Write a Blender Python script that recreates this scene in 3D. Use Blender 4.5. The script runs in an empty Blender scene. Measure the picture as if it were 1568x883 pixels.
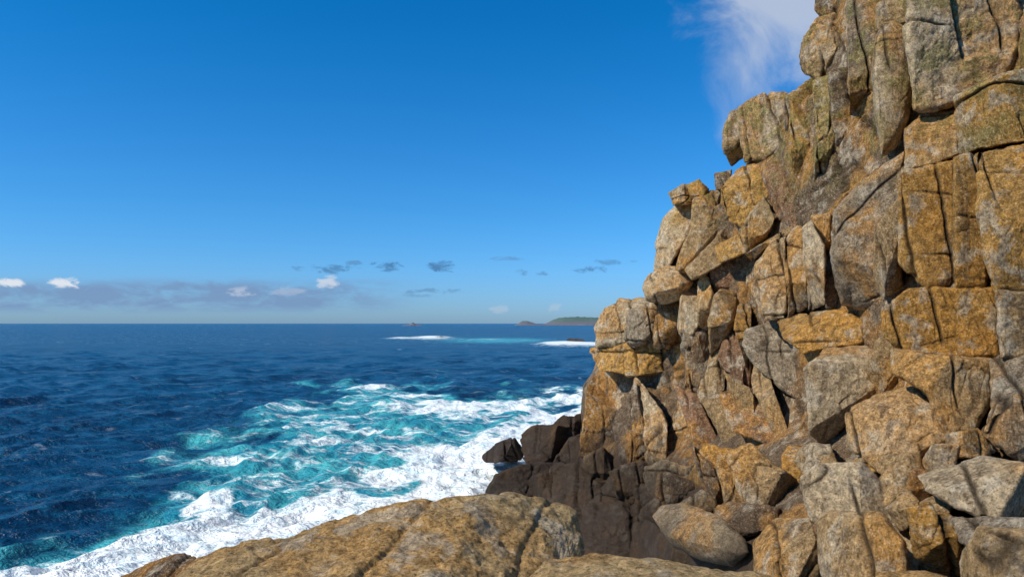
import bpy, math, numpy as np
from mathutils import Vector
rng = np.random.default_rng(11)
H=8.0; F=1132.0; U0=784.0; V0=495.0
SUN=np.array([-0.78,-0.36,0.74]); SUN=SUN/np.linalg.norm(SUN)
scene=bpy.context.scene
scene.view_settings.view_transform='Standard'; scene.view_settings.look='None'
scene.view_settings.exposure=0

# ---------------------------------------------------------------- noise
def hsh(ix,iy,iz,seed):
    h=(ix*73856093)^(iy*19349663)^(iz*83492791)^(seed*2654435761)
    h&=0xffffffff
    h=((h^(h>>13))*1274126177)&0xffffffff
    h=((h^(h>>15))*2246822519)&0xffffffff
    h^=h>>16
    return h.astype(np.float64)/4294967296.0
def vnoise(p,seed=0):
    i=np.floor(p).astype(np.int64); f=p-i; f=f*f*f*(f*(f*6-15)+10)
    r=0
    for dx in (0,1):
        wx=f[:,0] if dx else 1-f[:,0]
        for dy in (0,1):
            wy=f[:,1] if dy else 1-f[:,1]
            for dz in (0,1):
                wz=f[:,2] if dz else 1-f[:,2]
                r=r+wx*wy*wz*hsh(i[:,0]+dx,i[:,1]+dy,i[:,2]+dz,seed)
    return r*2-1
def fbm(p,o=4,seed=0,g=.5):
    a=1;s=0;q=p.copy()
    for k in range(o):
        s=s+a*vnoise(q,seed+k); q=q*2.03+17.1; a*=g
    return s
def worley(p,seed=0):
    i=np.floor(p).astype(np.int64)
    f1=np.full(len(p),9.0); f2=np.full(len(p),9.0); r1=np.zeros(len(p))
    for dx in (-1,0,1):
        for dy in (-1,0,1):
            for dz in (-1,0,1):
                cx,cy,cz=i[:,0]+dx,i[:,1]+dy,i[:,2]+dz
                a=hsh(cx,cy,cz,seed); b=hsh(cx,cy,cz,seed+1); c=hsh(cx,cy,cz,seed+2)
                d=(cx+a-p[:,0])**2+(cy+b-p[:,1])**2+(cz+c-p[:,2])**2
                closer=d<f1
                f2=np.where(closer,f1,np.minimum(f2,d))
                r1=np.where(closer,b*.5+a*.5,r1)
                f1=np.where(closer,d,f1)
    return np.sqrt(f1),np.sqrt(f2),r1
def planes(W,nrm,sp,seed,width):
    """joint set: irregularly spaced near-planar cracks; returns crack mask, per-slab random"""
    nrm=np.array(nrm,float); nrm/=np.linalg.norm(nrm)
    s=(W@nrm)/sp; k=np.floor(s).astype(np.int64); z=np.zeros_like(k)
    pos=hsh(k,z,z,seed)*.7+.15; f=s-k
    dist=np.abs(f-pos)*sp
    slab=k+(f>pos); return np.exp(-(dist/width)**2),hsh(slab,z,z,seed+5)
def sst(x,a=0,b=1):
    t=np.clip((x-a)/(b-a),0,1); return t*t*(3-2*t)

# ---------------------------------------------------------------- assumed cliff depth at each image pixel
def Dist(u,v):
    d=np.interp(u,[740,880,1000,1100,1200,1270,1380,1470,1568,1700],[36.5,35.5,31.5,27,22.5,20,16.7,14.8,13.8,12.8])
    red=np.interp(u,[740,900,1100,1568],[.10,.20,.38,.40])
    return d*(1-red*sst(v,580,880))+np.clip(450-v,0,500)*.005
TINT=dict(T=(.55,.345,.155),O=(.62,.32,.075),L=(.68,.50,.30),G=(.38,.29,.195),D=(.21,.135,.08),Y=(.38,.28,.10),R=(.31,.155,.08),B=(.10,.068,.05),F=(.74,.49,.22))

class Acc:
    def __init__(s): s.V=[];s.Q=[];s.T=[];s.C=[];s.A=[];s.O=[];s.n=0
def centroid(p):
    x,y=p[:,0],p[:,1]; x2,y2=np.roll(x,-1),np.roll(y,-1); c=x*y2-x2*y; A=c.sum()/2
    return np.array([((x+x2)*c).sum()/(6*A),((y+y2)*c).sum()/(6*A)]),A
def block(acc,poly,off=0.,tint='T',th=None,N=110,M=30,gu=None,gv=None,bulge=.0,edge=None,fac=(),D0=None,jit=.010,nf=3,smooth=1,amp=1.0,fs=1.0,grow=1.04):
    p=np.array(poly,float); c,A=centroid(p)
    if A>0: p=p[::-1].copy()         # counter-clockwise once z is up
    A=abs(A)
    q=np.vstack([p,p[:1]]); L=np.r_[0,np.cumsum(np.hypot(*(np.diff(q,axis=0).T)))]
    s=np.linspace(0,L[-1],N,endpoint=False)
    b=np.c_[np.interp(s,L,q[:,0]),np.interp(s,L,q[:,1])]
    for _ in range(smooth): b=.25*np.roll(b,1,0)+.5*b+.25*np.roll(b,-1,0)
    r=(b-c)*grow
    j=np.convolve(np.tile(rng.normal(size=N),3),np.ones(5)/5,'same')[N:2*N]
    r=r*(1+jit*j[:,None]*1.5)
    Dc=float(D0 if D0 is not None else Dist(c[0],c[1])+off)
    m=Dc/F; size=math.sqrt(A)*m
    if gu is None:
        sl=(Dist(c[0]+20,c[1])-Dist(c[0]-20,c[1]))/(40*m)
        gu=float(np.clip(.3*sl,-.6,.6))+rng.uniform(-.35,.35)
    if gv is None: gv=rng.uniform(-.05,.4)
    if th is None: th=max(2.5,size*1.6)
    if edge is None:
        R=min(.11,.09*size); edge=min(.5,R/(.5*size)); rh=R*1.5
    else: rh=size*edge*.75
    t=1-(1-np.arange(1,M+1)/M)**1.4
    X=(t[:,None]*r[None,:,0])*m; Z=-(t[:,None]*r[None,:,1])*m
    tt=t[:,None]
    sd=np.clip((tt-(1-edge))/edge,0,1)
    rnd=rh*(1-np.sqrt(1-(sd*.985)**2))-bulge*size*(1-tt**2)
    dep=rnd+gu*X+gv*Z
    fl=list(fac)
    for _ in range(nf):
        a=rng.uniform(0,2*math.pi); fl.append((math.cos(a),math.sin(a),rng.uniform(.05,.30),rng.uniform(.4,1.3)))
    cen=-bulge*size
    for (nx,nz,k,slp) in fl:
        dep=dep+np.maximum(0,(nx*X+nz*Z)-k*size)*slp*fs
    dep=np.broadcast_to(dep,X.shape).copy()
    pers=1+dep/Dc
    X=X*pers; Z=Z*pers
    S=8
    sj=(np.arange(1,S+1)/S)
    X2=X[-1][None]*(1-.12*sj[:,None]); Z2=Z[-1][None]*(1-.12*sj[:,None]); d2=dep[-1][None]+th*sj[:,None]**1.6
    X=np.vstack([X,X2]);Z=np.vstack([Z,Z2]);dep=np.vstack([dep,d2])
    rx=(c[0]-U0)/F; rz=-(c[1]-V0)/F
    x0,z0=rx*Dc,H+rz*Dc
    co=np.stack([x0+X+rx*dep,Dc+dep,z0+Z+rz*dep],-1).reshape(-1,3)
    ce=np.array([[x0+rx*cen,Dc+cen,z0+rz*cen]])
    V=np.vstack([ce,co]); R_=M+S
    i=np.arange(N); i2=(i+1)%N; n=acc.n
    acc.T.append(np.c_[np.full(N,n),n+1+i,n+1+i2])
    for k in range(R_-1):
        a=n+1+k*N; acc.Q.append(np.c_[a+i,a+N+i,a+N+i2,a+i2])
    acc.V.append(V); acc.n+=len(V)
    col=np.array(TINT[tint])*rng.uniform(.8,1.15)
    acc.C.append(np.tile(col,(len(V),1))); acc.A.append(np.full(len(V),amp*min(1.,.25+size*.28)))
    acc.O.append(np.tile(rng.uniform(-.6,.6,3),(len(V),1)))

def build(acc,name,mat,scale=1.0,crk=1.0,lump=.06):
    V=np.vstack(acc.V); C=np.vstack(acc.C); A=np.concatenate(acc.A); O=np.vstack(acc.O)
    T=np.vstack(acc.T) if acc.T else np.zeros((0,3),int)
    Q=np.vstack(acc.Q)
    me=bpy.data.meshes.new(name)
    me.vertices.add(len(V)); me.vertices.foreach_set('co',V.ravel())
    nl=len(T)*3+len(Q)*4; me.loops.add(nl); me.loops.foreach_set('vertex_index',np.r_[T.ravel(),Q.ravel()].astype(np.int32))
    me.polygons.add(len(T)+len(Q))
    st=np.r_[np.arange(len(T))*3,len(T)*3+np.arange(len(Q))*4]
    me.polygons.foreach_set('loop_start',st.astype(np.int32))
    me.update(calc_edges=True)
    nr=np.zeros(len(V)*3); me.vertices.foreach_get('normal',nr); nr=nr.reshape(-1,3)
    W=V+.09*np.c_[fbm(V*.9,3,5),fbm(V*.9,3,9),fbm(V*.9,3,13)]+O
    m1=sst(fbm(V*.32+9,2,71),-.3,.0); m2=sst(fbm(V*.32+4,2,72),-.05,.25); m3=sst(fbm(V*.32+2,2,73),0,.3)
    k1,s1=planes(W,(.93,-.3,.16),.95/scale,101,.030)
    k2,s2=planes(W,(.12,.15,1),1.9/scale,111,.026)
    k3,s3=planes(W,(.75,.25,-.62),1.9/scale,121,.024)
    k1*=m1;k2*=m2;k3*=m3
    d=lump*fbm(V*.7*scale,3,1)
    d+=(.24*(s1-.5)*m1+.16*(s2-.5)*m2+.14*(s3-.5)*m3-.19*k1-.13*k2-.11*k3)*crk
    f1,f2,r1=worley(W*np.array([2.6,2.2,1.3])*scale,51)
    msk=sst(fbm(V*.35,2,77),-.1,.3)
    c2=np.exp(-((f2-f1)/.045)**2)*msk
    d+=(msk*.12*(r1-.5)-.03*c2)*crk
    d+=.034*fbm(V*3.6,4,41,.66)
    V=V+nr*(d*A)[:,None]
    me.vertices.foreach_set('co',V.ravel()); me.update()
    me.polygons.foreach_set('use_smooth',np.ones(len(me.polygons),bool))
    at=me.color_attributes.new('tint','FLOAT_COLOR','POINT')
    at.data.foreach_set('color',np.c_[C,np.ones(len(C))].ravel())
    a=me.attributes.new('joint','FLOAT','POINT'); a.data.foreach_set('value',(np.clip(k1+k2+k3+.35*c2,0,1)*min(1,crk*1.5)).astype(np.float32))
    me.materials.append(mat)
    ob=bpy.data.objects.new(name,me); scene.collection.objects.link(ob)
    return ob

# ---------------------------------------------------------------- node helpers
class NT:
    def __init__(s,nt): s.nt=nt; s.nodes=nt.nodes; s.links=nt.links
    def put(s,sock,x):
        if hasattr(x,'is_output'): s.links.new(x,sock)
        else:
            if isinstance(x,(tuple,list)) and len(x)==3 and sock.type=='RGBA': x=(*x,1)
            sock.default_value=x
    def m(s,op,*a,clamp=False):
        n=s.nodes.new('ShaderNodeMath'); n.operation=op; n.use_clamp=clamp
        for i,x in enumerate(a): s.put(n.inputs[i],x)
        return n.outputs[0]
    def vm(s,op,*a):
        n=s.nodes.new('ShaderNodeVectorMath'); n.operation=op
        for i,x in enumerate(a): s.put(n.inputs[i],x)
        return n.outputs[0]
    def noise(s,vec,scale,detail=4,rough=.55,dist=0,ty=None):
        n=s.nodes.new('ShaderNodeTexNoise'); 
        s.put(n.inputs['Vector'],vec); n.inputs['Scale'].default_value=scale; n.inputs['Detail'].default_value=detail
        n.inputs['Roughness'].default_value=rough; n.inputs['Distortion'].default_value=dist
        return n.outputs['Fac']
    def ss(s,x,a,b,c=0.,d=1.):
        n=s.nodes.new('ShaderNodeMapRange'); n.interpolation_type='SMOOTHSTEP'
        s.put(n.inputs[0],x); s.put(n.inputs[1],a); s.put(n.inputs[2],b); s.put(n.inputs[3],c); s.put(n.inputs[4],d)
        return n.outputs[0]
    def mix(s,f,a,b,blend='MIX'):
        n=s.nodes.new('ShaderNodeMix'); n.data_type='RGBA'; n.blend_type=blend
        s.put(n.inputs[0],f); s.put(n.inputs[6],a); s.put(n.inputs[7],b)
        return n.outputs[2]
    def bump(s,h,strength,dist,nrm=None):
        n=s.nodes.new('ShaderNodeBump'); n.inputs['Strength'].default_value=strength; n.inputs['Distance'].default_value=dist
        s.put(n.inputs['Height'],h)
        if nrm is not None: s.links.new(nrm,n.inputs['Normal'])
        return n.outputs[0]
def newmat(name):
    m=bpy.data.materials.new(name); m.use_nodes=True
    t=NT(m.node_tree); b=m.node_tree.nodes['Principled BSDF']
    geo=t.nodes.new('ShaderNodeNewGeometry')
    return m,t,b,geo

# ---------------------------------------------------------------- granite
def granite(name,grain=1.0,wet=True,orange=.6,stain=.65):
    m,t,b,geo=newmat(name)
    pos=geo.outputs['Position']
    at=t.nodes.new('ShaderNodeAttribute'); at.attribute_name='tint'
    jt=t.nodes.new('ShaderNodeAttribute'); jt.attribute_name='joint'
    col=at.outputs['Color']
    sp=t.nodes.new('ShaderNodeSeparateXYZ'); t.links.new(pos,sp.inputs[0])
    big=t.noise(pos,.45,3,.6,.4); med=t.noise(pos,1.7,5,.65,.3)
    strk=t.noise(t.vm('MULTIPLY',pos,(2.4,2.4,.28)),1.,5,.68,.5)
    col=t.mix(t.ss(big,.47,.60,0,orange),col,(.70,.31,.045))
    col=t.mix(t.ss(med,.52,.62,0,.6),col,(.70,.59,.44))
    col=t.mix(t.ss(strk,.53,.64,0,stain),col,(.15,.09,.052))
    if wet: col=t.mix(t.m('MULTIPLY',t.ss(med,.5,.42,0,.6),t.ss(sp.outputs[2],10.5,14)),col,(.28,.25,.07))
    g1=t.noise(pos,26/grain,4,.75)
    col=t.mix(t.ss(g1,.54,.62,0,.55),col,(.84,.66,.44))
    col=t.mix(t.ss(g1,.38,.46,.7,0),col,(.12,.068,.03))
    vcol=t.ss(t.noise(pos,7,6,.78),.32,.68,.45,1.38)
    col=t.mix(1.,col,t.vm('MULTIPLY',(1,1,1),vcol),'MULTIPLY')
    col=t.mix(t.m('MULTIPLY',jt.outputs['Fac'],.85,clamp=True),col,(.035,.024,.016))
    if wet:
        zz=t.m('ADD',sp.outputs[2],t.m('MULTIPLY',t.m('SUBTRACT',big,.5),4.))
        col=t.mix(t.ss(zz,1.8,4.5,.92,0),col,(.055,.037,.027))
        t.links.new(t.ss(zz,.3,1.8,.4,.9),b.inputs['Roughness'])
    else: b.inputs['Roughness'].default_value=.9
    b.inputs['Specular IOR Level'].default_value=.15
    t.links.new(col,b.inputs['Base Color'])
    n=t.bump(t.noise(pos,3.8,9,.8,.1),1.,.27)
    n=t.bump(strk,.6,.2,n)
    n=t.bump(g1,.8,.045*grain,n)
    t.links.new(n,b.inputs['Normal'])
    return m
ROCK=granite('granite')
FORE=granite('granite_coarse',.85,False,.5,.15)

# ---------------------------------------------------------------- hand traced blocks of the cliff: outlines in image pixels, depths assumed
cl=Acc()
BIG=dict(N=200,M=64)
B=[ # polygon, offset, tint, extras
([(1250,-30),(1310,-40),(1300,12),(1262,26),(1252,12)],1.,'D',{}),
([(1225,85),(1230,58),(1252,30),(1292,18),(1306,60),(1298,112),(1262,127),(1232,112)],.6,'T',{}),
([(1132,205),(1130,165),(1165,147),(1204,143),(1213,180),(1204,218),(1175,242),(1140,248)],.3,'L',dict(nf=1,edge=.2)),
([(1108,200),(1120,172),(1134,168),(1140,240),(1120,256),(1110,235)],.6,'T',{}),
([(1200,150),(1216,140),(1222,200),(1212,236),(1200,220)],.6,'G',{}),
([(1208,150),(1245,122),(1254,180),(1250,250),(1238,325),(1216,300),(1208,220)],0.6,'Y',dict(gv=.3)),
([(1243,125),(1276,114),(1284,180),(1284,250),(1270,335),(1244,335),(1248,220)],.5,'Y',dict(gv=.2)),
([(1272,115),(1312,105),(1316,200),(1312,275),(1290,312),(1278,245)],1.0,'D',{}),
([(1296,5),(1345,-30),(1348,60),(1340,200),(1314,278),(1300,180)],.2,'G',dict(N=140,M=40)),
([(1338,-30),(1398,-30),(1394,36),(1345,46)],.2,'T',{}),
([(1340,62),(1350,40),(1372,34),(1389,50),(1400,110),(1393,180),(1372,226),(1350,238),(1340,180),(1334,110)],-.4,'L',dict(bulge=.08,edge=.3,nf=0,amp=.35,gu=-.1,gv=.05,N=150,M=40)),
([(1392,-30),(1545,-30),(1562,60),(1545,108),(1480,150),(1430,168),(1400,165),(1396,80)],-.1,'L',dict(gu=-.1,gv=.05,nf=0,amp=.8,**BIG)),
([(1535,-30),(1660,-30),(1660,115),(1562,104),(1560,50)],.3,'G',{}),
([(1383,198),(1420,170),(1465,165),(1470,238),(1430,254),(1385,262)],-.3,'T',dict(nf=1)),
([(1464,150),(1530,116),(1610,96),(1680,100),(1680,205),(1500,229),(1468,240)],-.4,'Y',dict(nf=1,gu=-.1,gv=.1,amp=.6,**BIG)),
([(1380,262),(1461,247),(1463,430),(1420,442),(1377,400),(1376,310)],-.4,'O',dict(gu=-.15,gv=.05,nf=1,amp=.5,**BIG)),
([(1460,245),(1502,232),(1510,440),(1464,442)],-.35,'O',dict(gu=-.1,gv=.05,nf=0,amp=.5,N=160,M=40)),
([(1500,232),(1620,205),(1680,205),(1680,440),(1526,446),(1511,400)],-.3,'O',dict(gu=-.1,gv=.05,nf=1,amp=.5,**BIG)),
([(1353,475),(1390,442),(1526,441),(1528,546),(1440,546),(1385,537),(1352,515)],-.5,'O',dict(gu=-.2,gv=.1,nf=0,amp=.5,**BIG)),
([(1527,446),(1680,440),(1680,546),(1532,549)],-.45,'T',dict(gu=-.1,gv=.1,nf=0,amp=.5,**BIG)),
([(1275,325),(1310,290),(1352,255),(1384,232),(1386,300),(1378,420),(1370,466),(1322,472),(1288,466),(1273,400)],-.2,'G',dict(gu=-.5,gv=.1,nf=1,edge=.16,amp=.6,**BIG)),
([(1338,345),(1380,300),(1384,440),(1350,462),(1335,420)],-1.1,'T',dict(gu=-.6,gv=-.2)),
([(1150,440),(1155,402),(1180,370),(1204,362),(1206,440),(1202,488),(1166,490)],-.5,'L',dict(nf=1)),
([(1204,365),(1222,345),(1232,352),(1238,470),(1204,488)],-.7,'T',dict(nf=1)),
([(1228,350),(1244,338),(1262,380),(1264,465),(1238,474)],-.8,'L',dict(nf=1)),
([(1242,332),(1270,328),(1276,400),(1256,398)],.3,'T',{}),
([(1259,405),(1280,405),(1287,472),(1264,472)],.5,'D',{}),
([(1004,372),(1015,335),(1040,307),(1066,305),(1062,350),(1040,382),(1022,414),(1002,424)],.2,'L',dict(edge=.2,nf=2)),
([(1022,295),(1045,281),(1060,282),(1062,312),(1030,315)],-.1,'T',dict(edge=.4)),
([(1052,283),(1070,275),(1086,290),(1076,312),(1056,308)],.1,'O',dict(edge=.4)),
([(1060,305),(1085,295),(1108,286),(1112,345),(1082,380),(1052,416),(1034,410),(1044,380),(1058,350)],0.,'T',{}),
([(1100,290),(1135,252),(1195,235),(1196,270),(1162,322),(1140,348),(1114,340),(1104,312)],-.2,'O',dict(N=130,M=40,nf=2)),
([(1094,266),(1120,260),(1122,290),(1096,292)],.5,'D',{}),
([(1130,352),(1170,300),(1190,332),(1168,380),(1142,387)],-.4,'T',{}),
([(1160,252),(1212,235),(1242,330),(1216,352),(1186,332),(1174,290)],.6,'R',{}),
([(1050,412),(1090,372),(1112,345),(1130,356),(1128,380),(1105,405),(1080,420),(1062,427)],-.3,'T',{}),
([(1096,378),(1130,358),(1146,386),(1102,402)],-.6,'O',{}),
([(1140,388),(1200,350),(1242,334),(1226,352),(1182,372),(1152,402)],-.1,'T',{}),
([(989,440),(998,420),(1025,409),(1048,410),(1058,432),(1045,455),(1015,463),(992,458)],-1.4,'L',dict(edge=.55,bulge=.15,nf=1,jit=.005)),
([(911,502),(925,472),(950,461),(995,458),(1003,490),(976,520),(940,532),(912,532)],0,'L',dict(edge=.3,nf=1)),
([(960,510),(965,480),(1000,463),(1032,472),(1018,510),(985,530),(962,528)],-.5,'G',dict(edge=.4)),
([(1138,505),(1195,486),(1226,540),(1238,622),(1204,602),(1155,560),(1135,530)],.3,'G',dict(gu=-.4,nf=1,amp=.6)),
([(1188,492),(1220,478),(1300,475),(1323,490),(1320,526),(1270,532),(1232,542),(1202,522)],-.5,'O',dict(gv=.4)),
([(1233,565),(1262,536),(1345,528),(1364,560),(1362,612),(1300,645),(1262,682),(1240,660)],-.8,'L',dict(gv=.15,nf=1,fac=[(0,1,.3,1.5)],amp=.6,**BIG)),
([(1366,535),(1440,546),(1518,550),(1516,612),(1492,660),(1450,666),(1420,602),(1372,570)],-1.1,'T',dict(gv=.1,gu=-.1,nf=1,N=150,M=46,amp=.7)),
([(1518,550),(1680,545),(1680,720),(1564,712),(1506,662),(1520,610)],-1.,'G',dict(gv=.15,amp=.7,**BIG)),
([(1295,632),(1340,606),(1400,592),(1430,628),(1449,672),(1402,696),(1330,706),(1300,684)],-1.6,'L',dict(gv=.3,nf=1,fac=[(0,1,.2,1.2)],amp=.7,**BIG)),
([(1448,665),(1495,656),(1526,690),(1500,702),(1452,700)],-.9,'T',{}),
([(1408,728),(1500,700),(1568,712),(1660,725),(1640,790),(1520,797),(1460,776),(1420,752)],-1.3,'L',dict(gv=.6,amp=.6,**BIG)),
([(905,535),(960,526),(1015,524),(1062,558),(1012,570),(965,575),(920,568)],-.3,'O',dict(gv=.5)),
([(1100,600),(1150,590),(1215,625),(1235,660),(1180,680),(1120,660)],-.4,'R',dict(gv=.6)),
([(830,745),(850,712),(930,712),(985,722),(960,765),(900,785),(850,775)],-.3,'D',dict(gv=.7)),
([(746,752),(760,728),(800,712),(860,708),(862,750),(800,770),(750,765)],0,'B',dict(gv=.7)),
([(930,720),(985,705),(1012,740),(1000,785),(950,775)],-.8,'D',{}),
([(850,800),(900,768),(960,768),(1000,790),(1020,850),(980,900),(870,900)],-.7,'D',dict(gv=.5)),
([(1222,735),(1255,712),(1320,708),(1365,750),(1392,800),(1392,850),(1300,830),(1240,800)],-1.,'L',dict(gv=.35,nf=1,edge=.2,amp=.6,**BIG)),
([(1250,800),(1275,782),(1350,785),(1385,830),(1392,920),(1270,920),(1255,860)],-1.8,'T',dict(gv=.3,edge=.3,nf=1,amp=.5,N=150,M=46)),
([(1388,780),(1420,770),(1470,800),(1478,872),(1440,880),(1400,850)],-1.2,'O',dict(gv=.3)),
([(1455,790),(1520,795),(1640,800),(1640,850),(1520,850),(1470,830)],-1.1,'G',dict(gv=.6)),
([(1478,850),(1500,808),(1560,815),(1660,830),(1660,930),(1470,930)],-2.,'T',dict(gv=.4,edge=.3,nf=1,amp=.6,N=150,M=46)),
([(1150,830),(1180,795),(1240,790),(1262,850),(1268,930),(1150,920)],-1.1,'T',dict(gv=.3,amp=.7)),
([(1320,700),(1410,690),(1420,740),(1400,775),(1370,745)],-1.,'T',dict(gv=.5)),
([(1112,700),(1150,680),(1185,715),(1222,735),(1235,790),(1180,800),(1140,770)],-.9,'T',dict(gv=.4,N=140,M=40)),
]
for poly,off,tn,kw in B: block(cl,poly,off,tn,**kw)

SIL=np.array([(1264,-80),(1264,25),(1236,60),(1236,112),(1218,140),(1135,200),(1132,262),(1112,290),(1040,330),(1014,370),(1012,415),(1006,465),(940,480),(925,525),(898,545),(877,590),(882,650),(872,712),(775,738),(765,760),(850,790),(850,905),(1680,905),(1680,-80)],float)
def inside(P_,poly):
    x,y=P_[:,0],P_[:,1]; r=np.zeros(len(x),bool); n=len(poly)
    for i in range(n):
        a,b=poly[i],poly[(i+1)%n]
        cnd=((a[1]>y)!=(b[1]>y))
        xi=(b[0]-a[0])*(y-a[1])/(b[1]-a[1]+1e-9)+a[0]
        r^=cnd&(x<xi)
    return r
def trim(q,sil):
    c=q.mean(0)
    if not inside(c[None],sil)[0]: return None
    qq=[]
    for k in range(len(q)):           # densify then pull outliers back to the face outline
        for f in (0,.33,.66): qq.append(q[k]*(1-f)+q[(k+1)%len(q)]*f)
    q=np.array(qq); out=~inside(q,sil)
    if not out.any(): return q
    lo=np.zeros(len(q)); hi=np.ones(len(q))
    for _ in range(9):
        md=(lo+hi)/2; ok=inside(c+(q-c)*md[:,None],sil); lo=np.where(ok,md,lo); hi=np.where(ok,hi,md)
    f=np.where(out,lo*.98,1.)
    return c+(q-c)*f[:,None]
def cells(x0,x1,y0,y1,sx,sy,lean,jt=.36,sil=SIL):
    pts=[]
    k=0
    yy=y0
    while yy<y1:
        xx=x0+(k%2)*sx*.5
        while xx<x1:
            pts.append((xx+rng.uniform(-jt,jt)*sx,yy+rng.uniform(-jt,jt)*sy)); xx+=sx
        yy+=sy;k+=1
    pts=np.array(pts); S=np.array([1/sx,1/sy])
    ins=inside(pts,sil); out=[]
    def tr(p): q=p.copy(); q[...,0]=q[...,0]+lean*q[...,1]; return q*S
    tp=tr(pts)
    for i in np.where(ins)[0]:
        c=tp[i]; poly=[c+np.array(o) for o in ((-1.2,-1.2),(1.2,-1.2),(1.2,1.2),(-1.2,1.2))]
        for jx in np.where(np.abs(tp-c).max(1)<3)[0]:
            if jx==i: continue
            nn=tp[jx]-c; mid=(tp[jx]+c)/2; new=[]
            for a in range(len(poly)):
                p,q=poly[a],poly[(a+1)%len(poly)]
                dp,dq=np.dot(p-mid,nn),np.dot(q-mid,nn)
                if dp<=0: new.append(p)
                if dp*dq<0: new.append(p+(q-p)*dp/(dp-dq))
            poly=new
            if len(poly)<3: break
        if len(poly)>=3:
            q=np.array(poly)/S; q[:,0]-=lean*q[:,1]
            q=trim(q,SIL)
            if q is not None: out.append(q)
    return out
man=[np.array(b[0],float) for b in B]
def covered(c): return any(inside(c[None],p)[0] for p in man)
for q in cells(700,1700,-80,930,66,104,.2):
    c=q.mean(0)
    if covered(c): continue
    if c[1]<240: tn=rng.choice(list('GTYD'))
    elif c[1]<640: tn=rng.choice(list('TOLTRG'))
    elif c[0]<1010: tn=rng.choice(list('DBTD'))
    else: tn=rng.choice(list('TOLRTD'))
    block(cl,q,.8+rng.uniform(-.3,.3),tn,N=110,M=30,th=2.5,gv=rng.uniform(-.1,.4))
def sub(region,sx,sy,lean,off,tints='TOLTTR',gv=(-.05,.35),js=(-.4,.35),**kw):
    reg=np.array(region,float)
    for q in cells(reg[:,0].min()-sx,reg[:,0].max()+sx,reg[:,1].min()-sy,reg[:,1].max()+sy,sx,sy,lean,sil=reg):
        c=q.mean(0)
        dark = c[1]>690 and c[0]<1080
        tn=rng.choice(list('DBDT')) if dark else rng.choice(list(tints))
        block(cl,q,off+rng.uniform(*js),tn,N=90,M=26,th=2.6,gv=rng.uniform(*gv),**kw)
sub([(1010,460),(1075,415),(1130,400),(1150,470),(1140,560),(1110,600),(1040,560),(1000,520)],27,84,.12,-.5,'TOLTDR')
sub([(1060,560),(1130,520),(1200,600),(1230,690),(1150,690),(1120,780),(1030,730),(1060,690)],38,110,-.4,-.7,'TOLDTR')
sub([(880,600),(900,550),(960,550),(1010,562),(1060,560),(1095,600),(1110,670),(1060,720),(1000,715),(880,712),(884,650)],44,160,-.14,-.4,'TTLODG',js=(-.2,.2),grow=1.06)
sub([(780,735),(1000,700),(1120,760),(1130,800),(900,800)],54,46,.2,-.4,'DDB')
sub([(1240,650),(1300,690),(1460,690),(1470,790),(1390,790),(1300,710),(1240,710)],50,46,.2,-.9)

# solid heart of the cliff behind the blocks
vs=np.linspace(-90,905,150); NU=160
lv=np.array([(-90,1275),(25,1275),(60,1250),(112,1250),(140,1235),(200,1150),(262,1140),(290,1125),(330,1050),(370,1022),(415,1018),(465,1016),(500,945),(530,932),(590,890),(712,886),(735,800),(760,790),(800,860),(905,860)],float)
left=np.interp(vs,lv[:,0],lv[:,1])
k=np.linspace(0,1,NU)
Ug=left[:,None]+(1720-left[:,None])*k[None]; Vg=np.broadcast_to(vs[:,None],Ug.shape)
Dg=Dist(Ug,Vg)+.9+9*np.clip(1-(Ug-left[:,None])/16,0,1)**2
X=(Ug-U0)/F*Dg; Z=H-(Vg-V0)/F*Dg
idx=np.arange(150*NU).reshape(150,NU)
cl.Q.append(cl.n+np.c_[idx[1:,:-1].ravel(),idx[1:,1:].ravel(),idx[:-1,1:].ravel(),idx[:-1,:-1].ravel()])
cl.V.append(np.stack([X,Dg,Z],-1).reshape(-1,3)); cl.n+=150*NU
cl.C.append(np.tile(np.array(TINT['D']),(150*NU,1))); cl.A.append(np.ones(150*NU)); cl.O.append(np.zeros((150*NU,3)))
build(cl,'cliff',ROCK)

def single(name,poly,mat=ROCK,scale=1.,crk=1.,lump=.07,**kw):
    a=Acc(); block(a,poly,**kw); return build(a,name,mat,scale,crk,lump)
single('boulder',[(1000,790),(1015,775),(1050,771),(1100,790),(1140,825),(1146,845),(1120,866),(1070,855),(1030,835)],tint='L',off=-2.,gv=.5,fac=[(-.3,1,.15,1.2)],N=160,M=56,nf=1,edge=.3,amp=.5,crk=.4)
single('boulder',[(795,890),(830,854),(900,841),(1000,848),(1100,863),(1180,880),(1260,960),(1200,1250),(850,1250),(790,960)],mat=FORE,tint='F',D0=5.4,gv=.4,gu=.0,fac=[(0,1,.2,1.6)],N=300,M=130,nf=0,edge=.35,amp=.6,th=3,jit=.004,crk=.1,lump=.1,grow=1.)
single('boulder',[(1315,900),(1350,872),(1420,868),(1480,885),(1560,960),(1500,1150),(1320,1150)],mat=FORE,tint='F',D0=5.0,gv=.6,N=200,M=80,nf=0,edge=.35,amp=.6,th=2.5,jit=.004,crk=.12,grow=1.)
single('boulder',[(160,895),(200,882),(230,862),(262,851),(300,850),(340,900),(340,1050),(150,1050)],mat=ROCK,tint='B',D0=8.6,gv=.6,N=160,M=50,nf=1,edge=.4,amp=.5,th=4,grow=1.)
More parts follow.
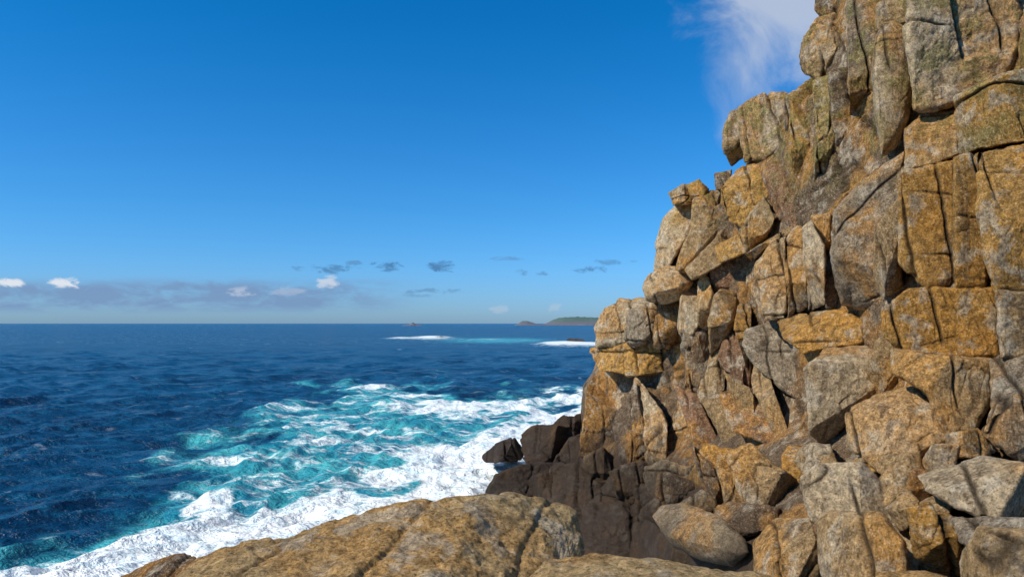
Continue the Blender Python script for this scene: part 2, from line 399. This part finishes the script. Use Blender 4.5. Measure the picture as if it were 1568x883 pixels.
single('boulder',[(262,890),(300,858),(370,838),(430,822),(500,794),(560,775),(620,764),(700,757),(790,758),(860,766),(886,780),(893,820),(892,900),(880,1100),(700,1250),(400,1250),(262,1050)],mat=FORE,tint='F',D0=6.0,gv=.12,gu=.0,
  fac=[(.05,1,.20,2.2),(.95,-.3,.11,.95),(-.75,.65,.24,.4)],N=420,M=190,nf=0,edge=.10,bulge=.03,amp=.8,th=4,jit=.003,crk=.22,lump=.08,grow=1.)
for poly,D0,tn in [([(738,698),(760,678),(785,670),(800,690),(795,706),(745,708)],43,'B'),
    ([(795,672),(815,655),(850,650),(878,655),(885,690),(840,712),(808,708)],42,'D'),
    ([(845,652),(862,634),(890,636),(896,672),(850,674)],43,'D'),
    ([(850,700),(870,670),(900,660),(905,730),(840,730)],39,'D'),
    ([(800,700),(830,690),(850,712),(810,716)],41,'B')]:
    single('shore_rock',poly,tint=tn,D0=D0,gv=.4,N=90,M=26,nf=3,amp=1.,th=4,scale=1.3)
for poly,D0 in [([(862,525),(872,519),(890,519),(900,526),(880,529)],330),([(655,519),(670,515),(690,518),(680,521)],390)]:
    single('sea_rock',poly,tint='B',D0=D0,gv=.5,N=40,M=12,nf=2,amp=3,th=8)

# ---------------------------------------------------------------- headland and islet
def ridge(name,prof,d0,depth,mat,seed):
    pu=np.array(prof,float); n=260; u=np.linspace(pu[0,0],pu[-1,0],n)
    h=np.maximum(0,(V0-np.interp(u,pu[:,0],pu[:,1]))/F*d0)
    rows=26; t=np.linspace(0,1,rows)
    V=[]
    for j,tt in enumerate(t):
        pr=min(1,(tt/.45))**.7 if tt<.45 else max(0,1-((tt-.45)/.55)**2)
        y=np.full(n,d0+depth*tt); x=(u-U0)/F*d0*(1+.03*tt)
        z=h*pr
        q=np.c_[x,y,z]
        nn=fbm(q/np.array([h.max()*1.2]*3),5,seed,.6)
        V.append(np.c_[x,y+nn*h*.5,z*(1+.16*nn)-.5])
    V=np.array(V).reshape(-1,3); idx=np.arange(rows*n).reshape(rows,n)
    Q=np.c_[idx[:-1,:-1].ravel(),idx[:-1,1:].ravel(),idx[1:,1:].ravel(),idx[1:,:-1].ravel()]
    me=bpy.data.meshes.new(name); me.from_pydata(V.tolist(),[],Q.tolist()); me.materials.append(mat)
    ob=bpy.data.objects.new(name,me); scene.collection.objects.link(ob)
m,t,b,geo=newmat('headland_turf_hazed')
pos=geo.outputs['Position']; sp=t.nodes.new('ShaderNodeSeparateXYZ'); t.links.new(pos,sp.inputs[0])
zz=t.m('ADD',sp.outputs[2],t.m('MULTIPLY',t.noise(pos,.03,6,.6),26.))
c=t.mix(t.noise(pos,.02,6,.7),(.04,.08,.05),(.13,.16,.07))
c=t.mix(t.ss(zz,22,34),(.15,.115,.11),c)
c=t.mix(.25,c,(.10,.20,.32))  # aerial haze painted into the base colour as a blue tint
t.links.new(c,b.inputs['Base Color']); b.inputs['Roughness'].default_value=1; b.inputs['Specular IOR Level'].default_value=0
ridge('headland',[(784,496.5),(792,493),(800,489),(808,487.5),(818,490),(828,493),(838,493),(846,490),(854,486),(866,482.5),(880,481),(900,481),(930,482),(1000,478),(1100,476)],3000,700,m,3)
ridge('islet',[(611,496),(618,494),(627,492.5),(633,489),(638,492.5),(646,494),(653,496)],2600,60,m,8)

# ---------------------------------------------------------------- sea
inv=np.linspace(1/15.,1/60000.,760); d=np.r_[4,7,10,12.5,1/inv]
tx=np.r_[np.linspace(-1.5,-.74,60)[:-1],np.linspace(-.74,.22,760)[:-1],np.linspace(.22,1.3,90)]
TX,DD=np.meshgrid(tx,d); Xs=TX*DD; Ys=DD
dy=np.gradient(d)[:,None]*np.ones_like(TX)
hgt=np.zeros_like(Xs); wr=np.random.default_rng(3)
qp=np.c_[Xs.ravel()*.05,Ys.ravel()*.05,np.zeros(Xs.size)]
warp=(fbm(qp,3,61)*3).reshape(Xs.shape)
for i in range(46):
    lam=.9*(16/.9)**(i/45.); a=.019*lam**.68*wr.uniform(.5,1.2)*.85
    th=math.radians(-35+wr.normal()*44); kx,ky=math.cos(th)*2*math.pi/lam,math.sin(th)*2*math.pi/lam
    ph=kx*(Xs+warp)+ky*(Ys+warp*.7)+wr.uniform(0,6.28)
    w=(1-np.abs(np.sin(ph/2)))*2-1.27
    hgt+=a*w*np.clip((lam/np.maximum(dy,.01)-1.6)/2,0,1)
Uo=U0+F*Xs/Ys; Vo=V0+F*H/Ys
def sdf(poly):
    p=np.array(poly,float); sc=np.array([1.,2.2]); p=p*sc; q=np.c_[Uo.ravel(),Vo.ravel()]*sc
    dm=np.full(len(q),1e9)
    for i in range(len(p)):
        a,bb=p[i],p[(i+1)%len(p)]; ab=bb-a; tt=np.clip(((q-a)@ab)/(ab@ab),0,1)
        dm=np.minimum(dm,np.hypot(*((q-a-tt[:,None]*ab).T)))
    return np.where(inside(q,p),dm,-dm).reshape(Uo.shape)
nz=(fbm(np.c_[Xs.ravel()*.16,Ys.ravel()*.10,np.zeros(Xs.size)],5,91,.6)).reshape(Xs.shape)
s1=sdf([(-400,1100),(-300,860),(0,808),(110,774),(210,750),(330,730),(420,724),(520,718),(575,698),(660,668),(735,646),(690,634),(620,620),(575,604),(640,598),(760,602),(900,594),(1200,590),(1200,1200),(-400,1200)])
s2=sdf([(-500,800),(0,768),(120,752),(240,716),(320,680),(365,645),(440,616),(520,588),(600,577),(700,584),(820,594),(1200,580),(1200,1200),(-500,1200)])
foam=sst(s1+nz*50,-30,55)*1.0+.48*sst(s1+nz*30,15,90)
lace=sst(s2+nz*60,-30,70)*.38
foam=np.maximum(foam,lace)
turq=sst(s2+nz*50,-45,70)
def streak(u0,v0,ru,rv,s):
    return s*np.exp(-((Uo-u0)/ru)**2-((Vo-v0)/rv)**2)
far=streak(662,517.5,30,2.8,1.0)+streak(612,518.5,22,1.3,.8)+streak(856,527,34,3.2,1.0)+streak(745,520,40,1.2,.4)+streak(905,528,40,3.5,.8)
foam=np.maximum(foam,np.clip(far,0,1))
turq=np.maximum(turq,np.clip(streak(760,521,110,5,.8)+streak(820,590,140,14,.35),0,1))
bl=streak(500,658,38,8,.75)+streak(470,632,60,7,.4)+streak(560,628,60,5,.35)+streak(400,690,40,8,.35)+streak(620,608,60,6,.8)+streak(700,618,60,7,.7)
foam=np.maximum(foam,np.clip(bl,0,1))
hgt+=turq*nz*.16+np.clip(foam,0,1)*.14*(fbm(np.c_[Xs.ravel()*.9,Ys.ravel()*.9,np.zeros(Xs.size)],4,33).reshape(Xs.shape))*np.clip(2-dy,0,1)
hgt+=np.clip(far,0,1)*1.0
nR,nC=Xs.shape; idx=np.arange(nR*nC).reshape(nR,nC)
Q=np.c_[idx[:-1,:-1].ravel(),idx[:-1,1:].ravel(),idx[1:,1:].ravel(),idx[1:,:-1].ravel()].astype(np.int32)
me=bpy.data.meshes.new('sea'); me.vertices.add(nR*nC); me.vertices.foreach_set('co',np.stack([Xs,Ys,hgt],-1).ravel())
me.loops.add(Q.size); me.loops.foreach_set('vertex_index',Q.ravel()); me.polygons.add(len(Q)); me.polygons.foreach_set('loop_start',(np.arange(len(Q))*4).astype(np.int32))
me.update(calc_edges=True); me.polygons.foreach_set('use_smooth',np.ones(len(Q),bool))
for nm,ar in (('foam',foam),('turq',turq),('wh',hgt)):
    a=me.attributes.new(nm,'FLOAT','POINT'); a.data.foreach_set('value',ar.ravel().astype(np.float32))
m,t,b,geo=newmat('sea_water'); me.materials.append(m)
sea=bpy.data.objects.new('sea',me); scene.collection.objects.link(sea)
pos=geo.outputs['Position']
def attr(n_):
    a=t.nodes.new('ShaderNodeAttribute'); a.attribute_name=n_; return a.outputs['Fac']
fo,tu,wh=attr('foam'),attr('turq'),attr('wh')
p2=t.vm('MULTIPLY',pos,(1,1,0))
# streaks of foam are drawn out along the swell
rot=t.nodes.new('ShaderNodeMapping'); rot.inputs['Rotation'].default_value=(0,0,math.radians(-38)); rot.inputs['Scale'].default_value=(.62,1.35,1)
t.links.new(p2,rot.inputs['Vector']); p3=rot.outputs[0]
big=t.noise(t.vm('MULTIPLY',p2,(.03,.06,1)),1,4,.6,.6)
mid=t.noise(t.vm('MULTIPLY',p2,(.22,.45,1)),1,5,.65,.4)
deep=t.mix(t.ss(big,.35,.65),(.0015,.024,.065),(.003,.05,.118))
deep=t.mix(t.ss(mid,.48,.66,0,.6),deep,(.007,.105,.20))
deep=t.mix(t.ss(wh,.0,.35,0,.5),deep,(.006,.11,.18))
tqn=t.noise(p2,.25,4,.6,.8)
tq=t.mix(t.ss(tqn,.35,.65),(.014,.20,.28),(.07,.42,.44))
tuf=t.ss(t.m('ADD',tu,t.m('MULTIPLY',t.m('SUBTRACT',tqn,.5),.9)),.22,.85)
col=t.mix(tuf,deep,tq)
n1=t.noise(p3,.34,7,.68,1.1); rid=t.m('SUBTRACT',1.,t.m('MULTIPLY',t.m('ABSOLUTE',t.m('SUBTRACT',t.noise(p3,.42,6,.64,1.0),.5)),7.),clamp=True)
rid2=t.m('SUBTRACT',1.,t.m('MULTIPLY',t.m('ABSOLUTE',t.m('SUBTRACT',t.noise(p3,1.6,5,.66,.8),.5)),6.),clamp=True)
pat=t.m('ADD',t.m('MULTIPLY',t.ss(n1,.3,.7),.68),t.m('ADD',t.m('MULTIPLY',rid,.20),t.m('MULTIPLY',rid2,.12)))
thr=t.m('SUBTRACT',1.02,fo)
ff=t.ss(t.m('SUBTRACT',pat,thr),-.14,.26)
cap=t.noise(t.vm('MULTIPLY',p2,(.30,.60,1)),1,6,.72,.5)
capf=t.m('MULTIPLY',t.ss(cap,.60,.66),t.ss(wh,-.08,.10,.12,.95))
ff=t.m('MAXIMUM',ff,capf)
fcol=t.mix(t.ss(t.noise(p3,.8,6,.7,.6),.33,.56),(.62,.77,.81),(.88,.89,.87))
col=t.mix(ff,col,fcol)
t.links.new(col,b.inputs['Base Color'])
t.links.new(t.ss(ff,0,1,.24,.9),b.inputs['Roughness'])
b.inputs['IOR'].default_value=1.33
t.links.new(t.ss(ff,0,1,.22,.05),b.inputs['Specular IOR Level'])
n=t.bump(t.noise(t.vm('MULTIPLY',p2,(.8,1.2,1)),.5,5,.65,.3),1.,1.1)
n=t.bump(t.noise(p2,2.4,4,.65,.4),.6,.16,n)
n=t.bump(t.m('MULTIPLY',ff,rid2),.35,.15,n)
t.links.new(n,b.inputs['Normal'])

# ---------------------------------------------------------------- sky
w=bpy.data.worlds.new('World'); scene.world=w; w.use_nodes=True
t=NT(w.node_tree); bg=w.node_tree.nodes['Background']
sky=t.nodes.new('ShaderNodeTexSky'); sky.sky_type='NISHITA'; sky.sun_disc=False
el=math.asin(SUN[2]); sky.sun_elevation=el; sky.sun_rotation=math.atan2(SUN[0],SUN[1])%(2*math.pi)
sky.air_density=1.0; sky.dust_density=.4; sky.ozone_density=2.0
tc=t.nodes.new('ShaderNodeTexCoord'); dv=tc.outputs['Generated']
sp=t.nodes.new('ShaderNodeSeparateXYZ'); t.links.new(dv,sp.inputs[0])
yy=t.m('MAXIMUM',sp.outputs[1],.02); az=t.m('DIVIDE',sp.outputs[0],yy); ele=t.m('DIVIDE',sp.outputs[2],yy)
hs=t.nodes.new('ShaderNodeHueSaturation'); hs.inputs['Saturation'].default_value=1.2; t.links.new(sky.outputs[0],hs.inputs['Color'])
tintc=t.mix(t.ss(sp.outputs[2],-.02,.16),(.46,.80,1.62),(.32,.90,1.45))
tintc=t.mix(t.ss(sp.outputs[2],.10,.42),tintc,(.05,.92,1.42))
col=t.mix(1.,hs.outputs[0],tintc,'MULTIPLY')
fr=t.m('GREATER_THAN',sp.outputs[1],.05)
n1=t.noise(dv,9,7,.6,.5); n2=t.noise(t.vm('MULTIPLY',dv,(16,16,45)),1,6,.62,.3); n3=t.noise(t.vm('MULTIPLY',dv,(34,34,80)),1,6,.68,.5)
sh=t.m('MINIMUM',t.m('MULTIPLY',t.m('SUBTRACT',az,t.m('ADD',.235,t.m('MULTIPLY',t.m('SUBTRACT',.437,ele),.42))),9.),
   t.m('MULTIPLY',t.m('SUBTRACT',ele,.285),7.))
cf=t.ss(t.m('ADD',sh,t.m('MULTIPLY',t.m('SUBTRACT',n1,.5),2.4)),-.2,.9,0,.8)
cf=t.m('MULTIPLY',cf,fr)
col=t.mix(cf,col,(5.3,6.0,7.3))
bm=t.m('MULTIPLY',t.ss(ele,.010,.026),t.ss(ele,.046,.066,1,0)); bm=t.m('MULTIPLY',bm,t.ss(az,-.26,-.10,1,0))
bf=t.m('MULTIPLY',t.m('MULTIPLY',bm,t.ss(n2,.36,.58,.2,.9)),fr)
col=t.mix(bf,col,(1.9,3.1,5.2))
dist=t.m('MULTIPLY',t.m('SUBTRACT',n3,.53),6.)
for (u,v,ru,rv,cc,st) in [(100,433,34,7,(7.6,8,8.6),.95),(12,432,26,7,(7.6,8,8.6),.95),(503,433,17,10,(6.4,6.9,7.8),.8),(370,447,28,8,(5,5.8,7.2),.7),(430,446,30,6,(4.4,5.3,6.9),.5),(300,438,60,8,(1.8,3.0,5.0),.6),
   (595,408,28,8,(.7,2.0,4.0),.85),(677,408,26,8,(.7,2.0,4.0),.85),(512,411,36,7,(.8,2.2,4.2),.8),(900,414,24,8,(.8,2.2,4.2),.8),(798,416,12,5,(1.,2.4,4.4),.7),(826,419,12,4,(1.,2.4,4.4),.7),
   (940,401,40,4,(1.,2.5,4.6),.6),(455,411,14,4,(1.,2.5,4.6),.6),(540,403,14,4,(1.,2.5,4.6),.6),(660,446,46,4,(1.2,2.7,4.8),.6),(850,470,14,7,(5,5.8,7),.4),(770,396,30,3,(1.2,2.6,4.8),.5),(765,474,14,6,(5,5.8,7),.4),(640,452,30,3,(1.3,2.8,4.9),.5)]:
    dx=t.m('MULTIPLY',t.m('SUBTRACT',az,(u-U0)/F),F/ru); dz=t.m('MULTIPLY',t.m('SUBTRACT',ele,(V0-v)/F),F/rv)
    r2=t.m('ADD',t.m('MULTIPLY',dx,dx),t.m('MULTIPLY',dz,dz))
    f=t.ss(t.m('ADD',t.m('SUBTRACT',1.,t.m('MULTIPLY',r2,.7)),dist),.0,1.1,0,st)
    col=t.mix(t.m('MULTIPLY',f,fr),col,cc)
t.links.new(col,bg.inputs[0]); bg.inputs[1].default_value=.10

L=bpy.data.lights.new('sun','SUN'); L.energy=5.0; L.angle=math.radians(.53); L.color=(1,.93,.79)
lo=bpy.data.objects.new('sun',L); scene.collection.objects.link(lo)
lo.rotation_euler=Vector(SUN.tolist()).to_track_quat('Z','Y').to_euler(); lo.location=(-30,-30,60)
cam=bpy.data.cameras.new('camera'); cam.lens=26; cam.sensor_width=36; cam.shift_y=53.5/1568; cam.clip_end=100000; cam.clip_start=.05
co=bpy.data.objects.new('camera',cam); scene.collection.objects.link(co); co.location=(0,0,H); co.rotation_euler=(math.pi/2,0,0)
scene.camera=co
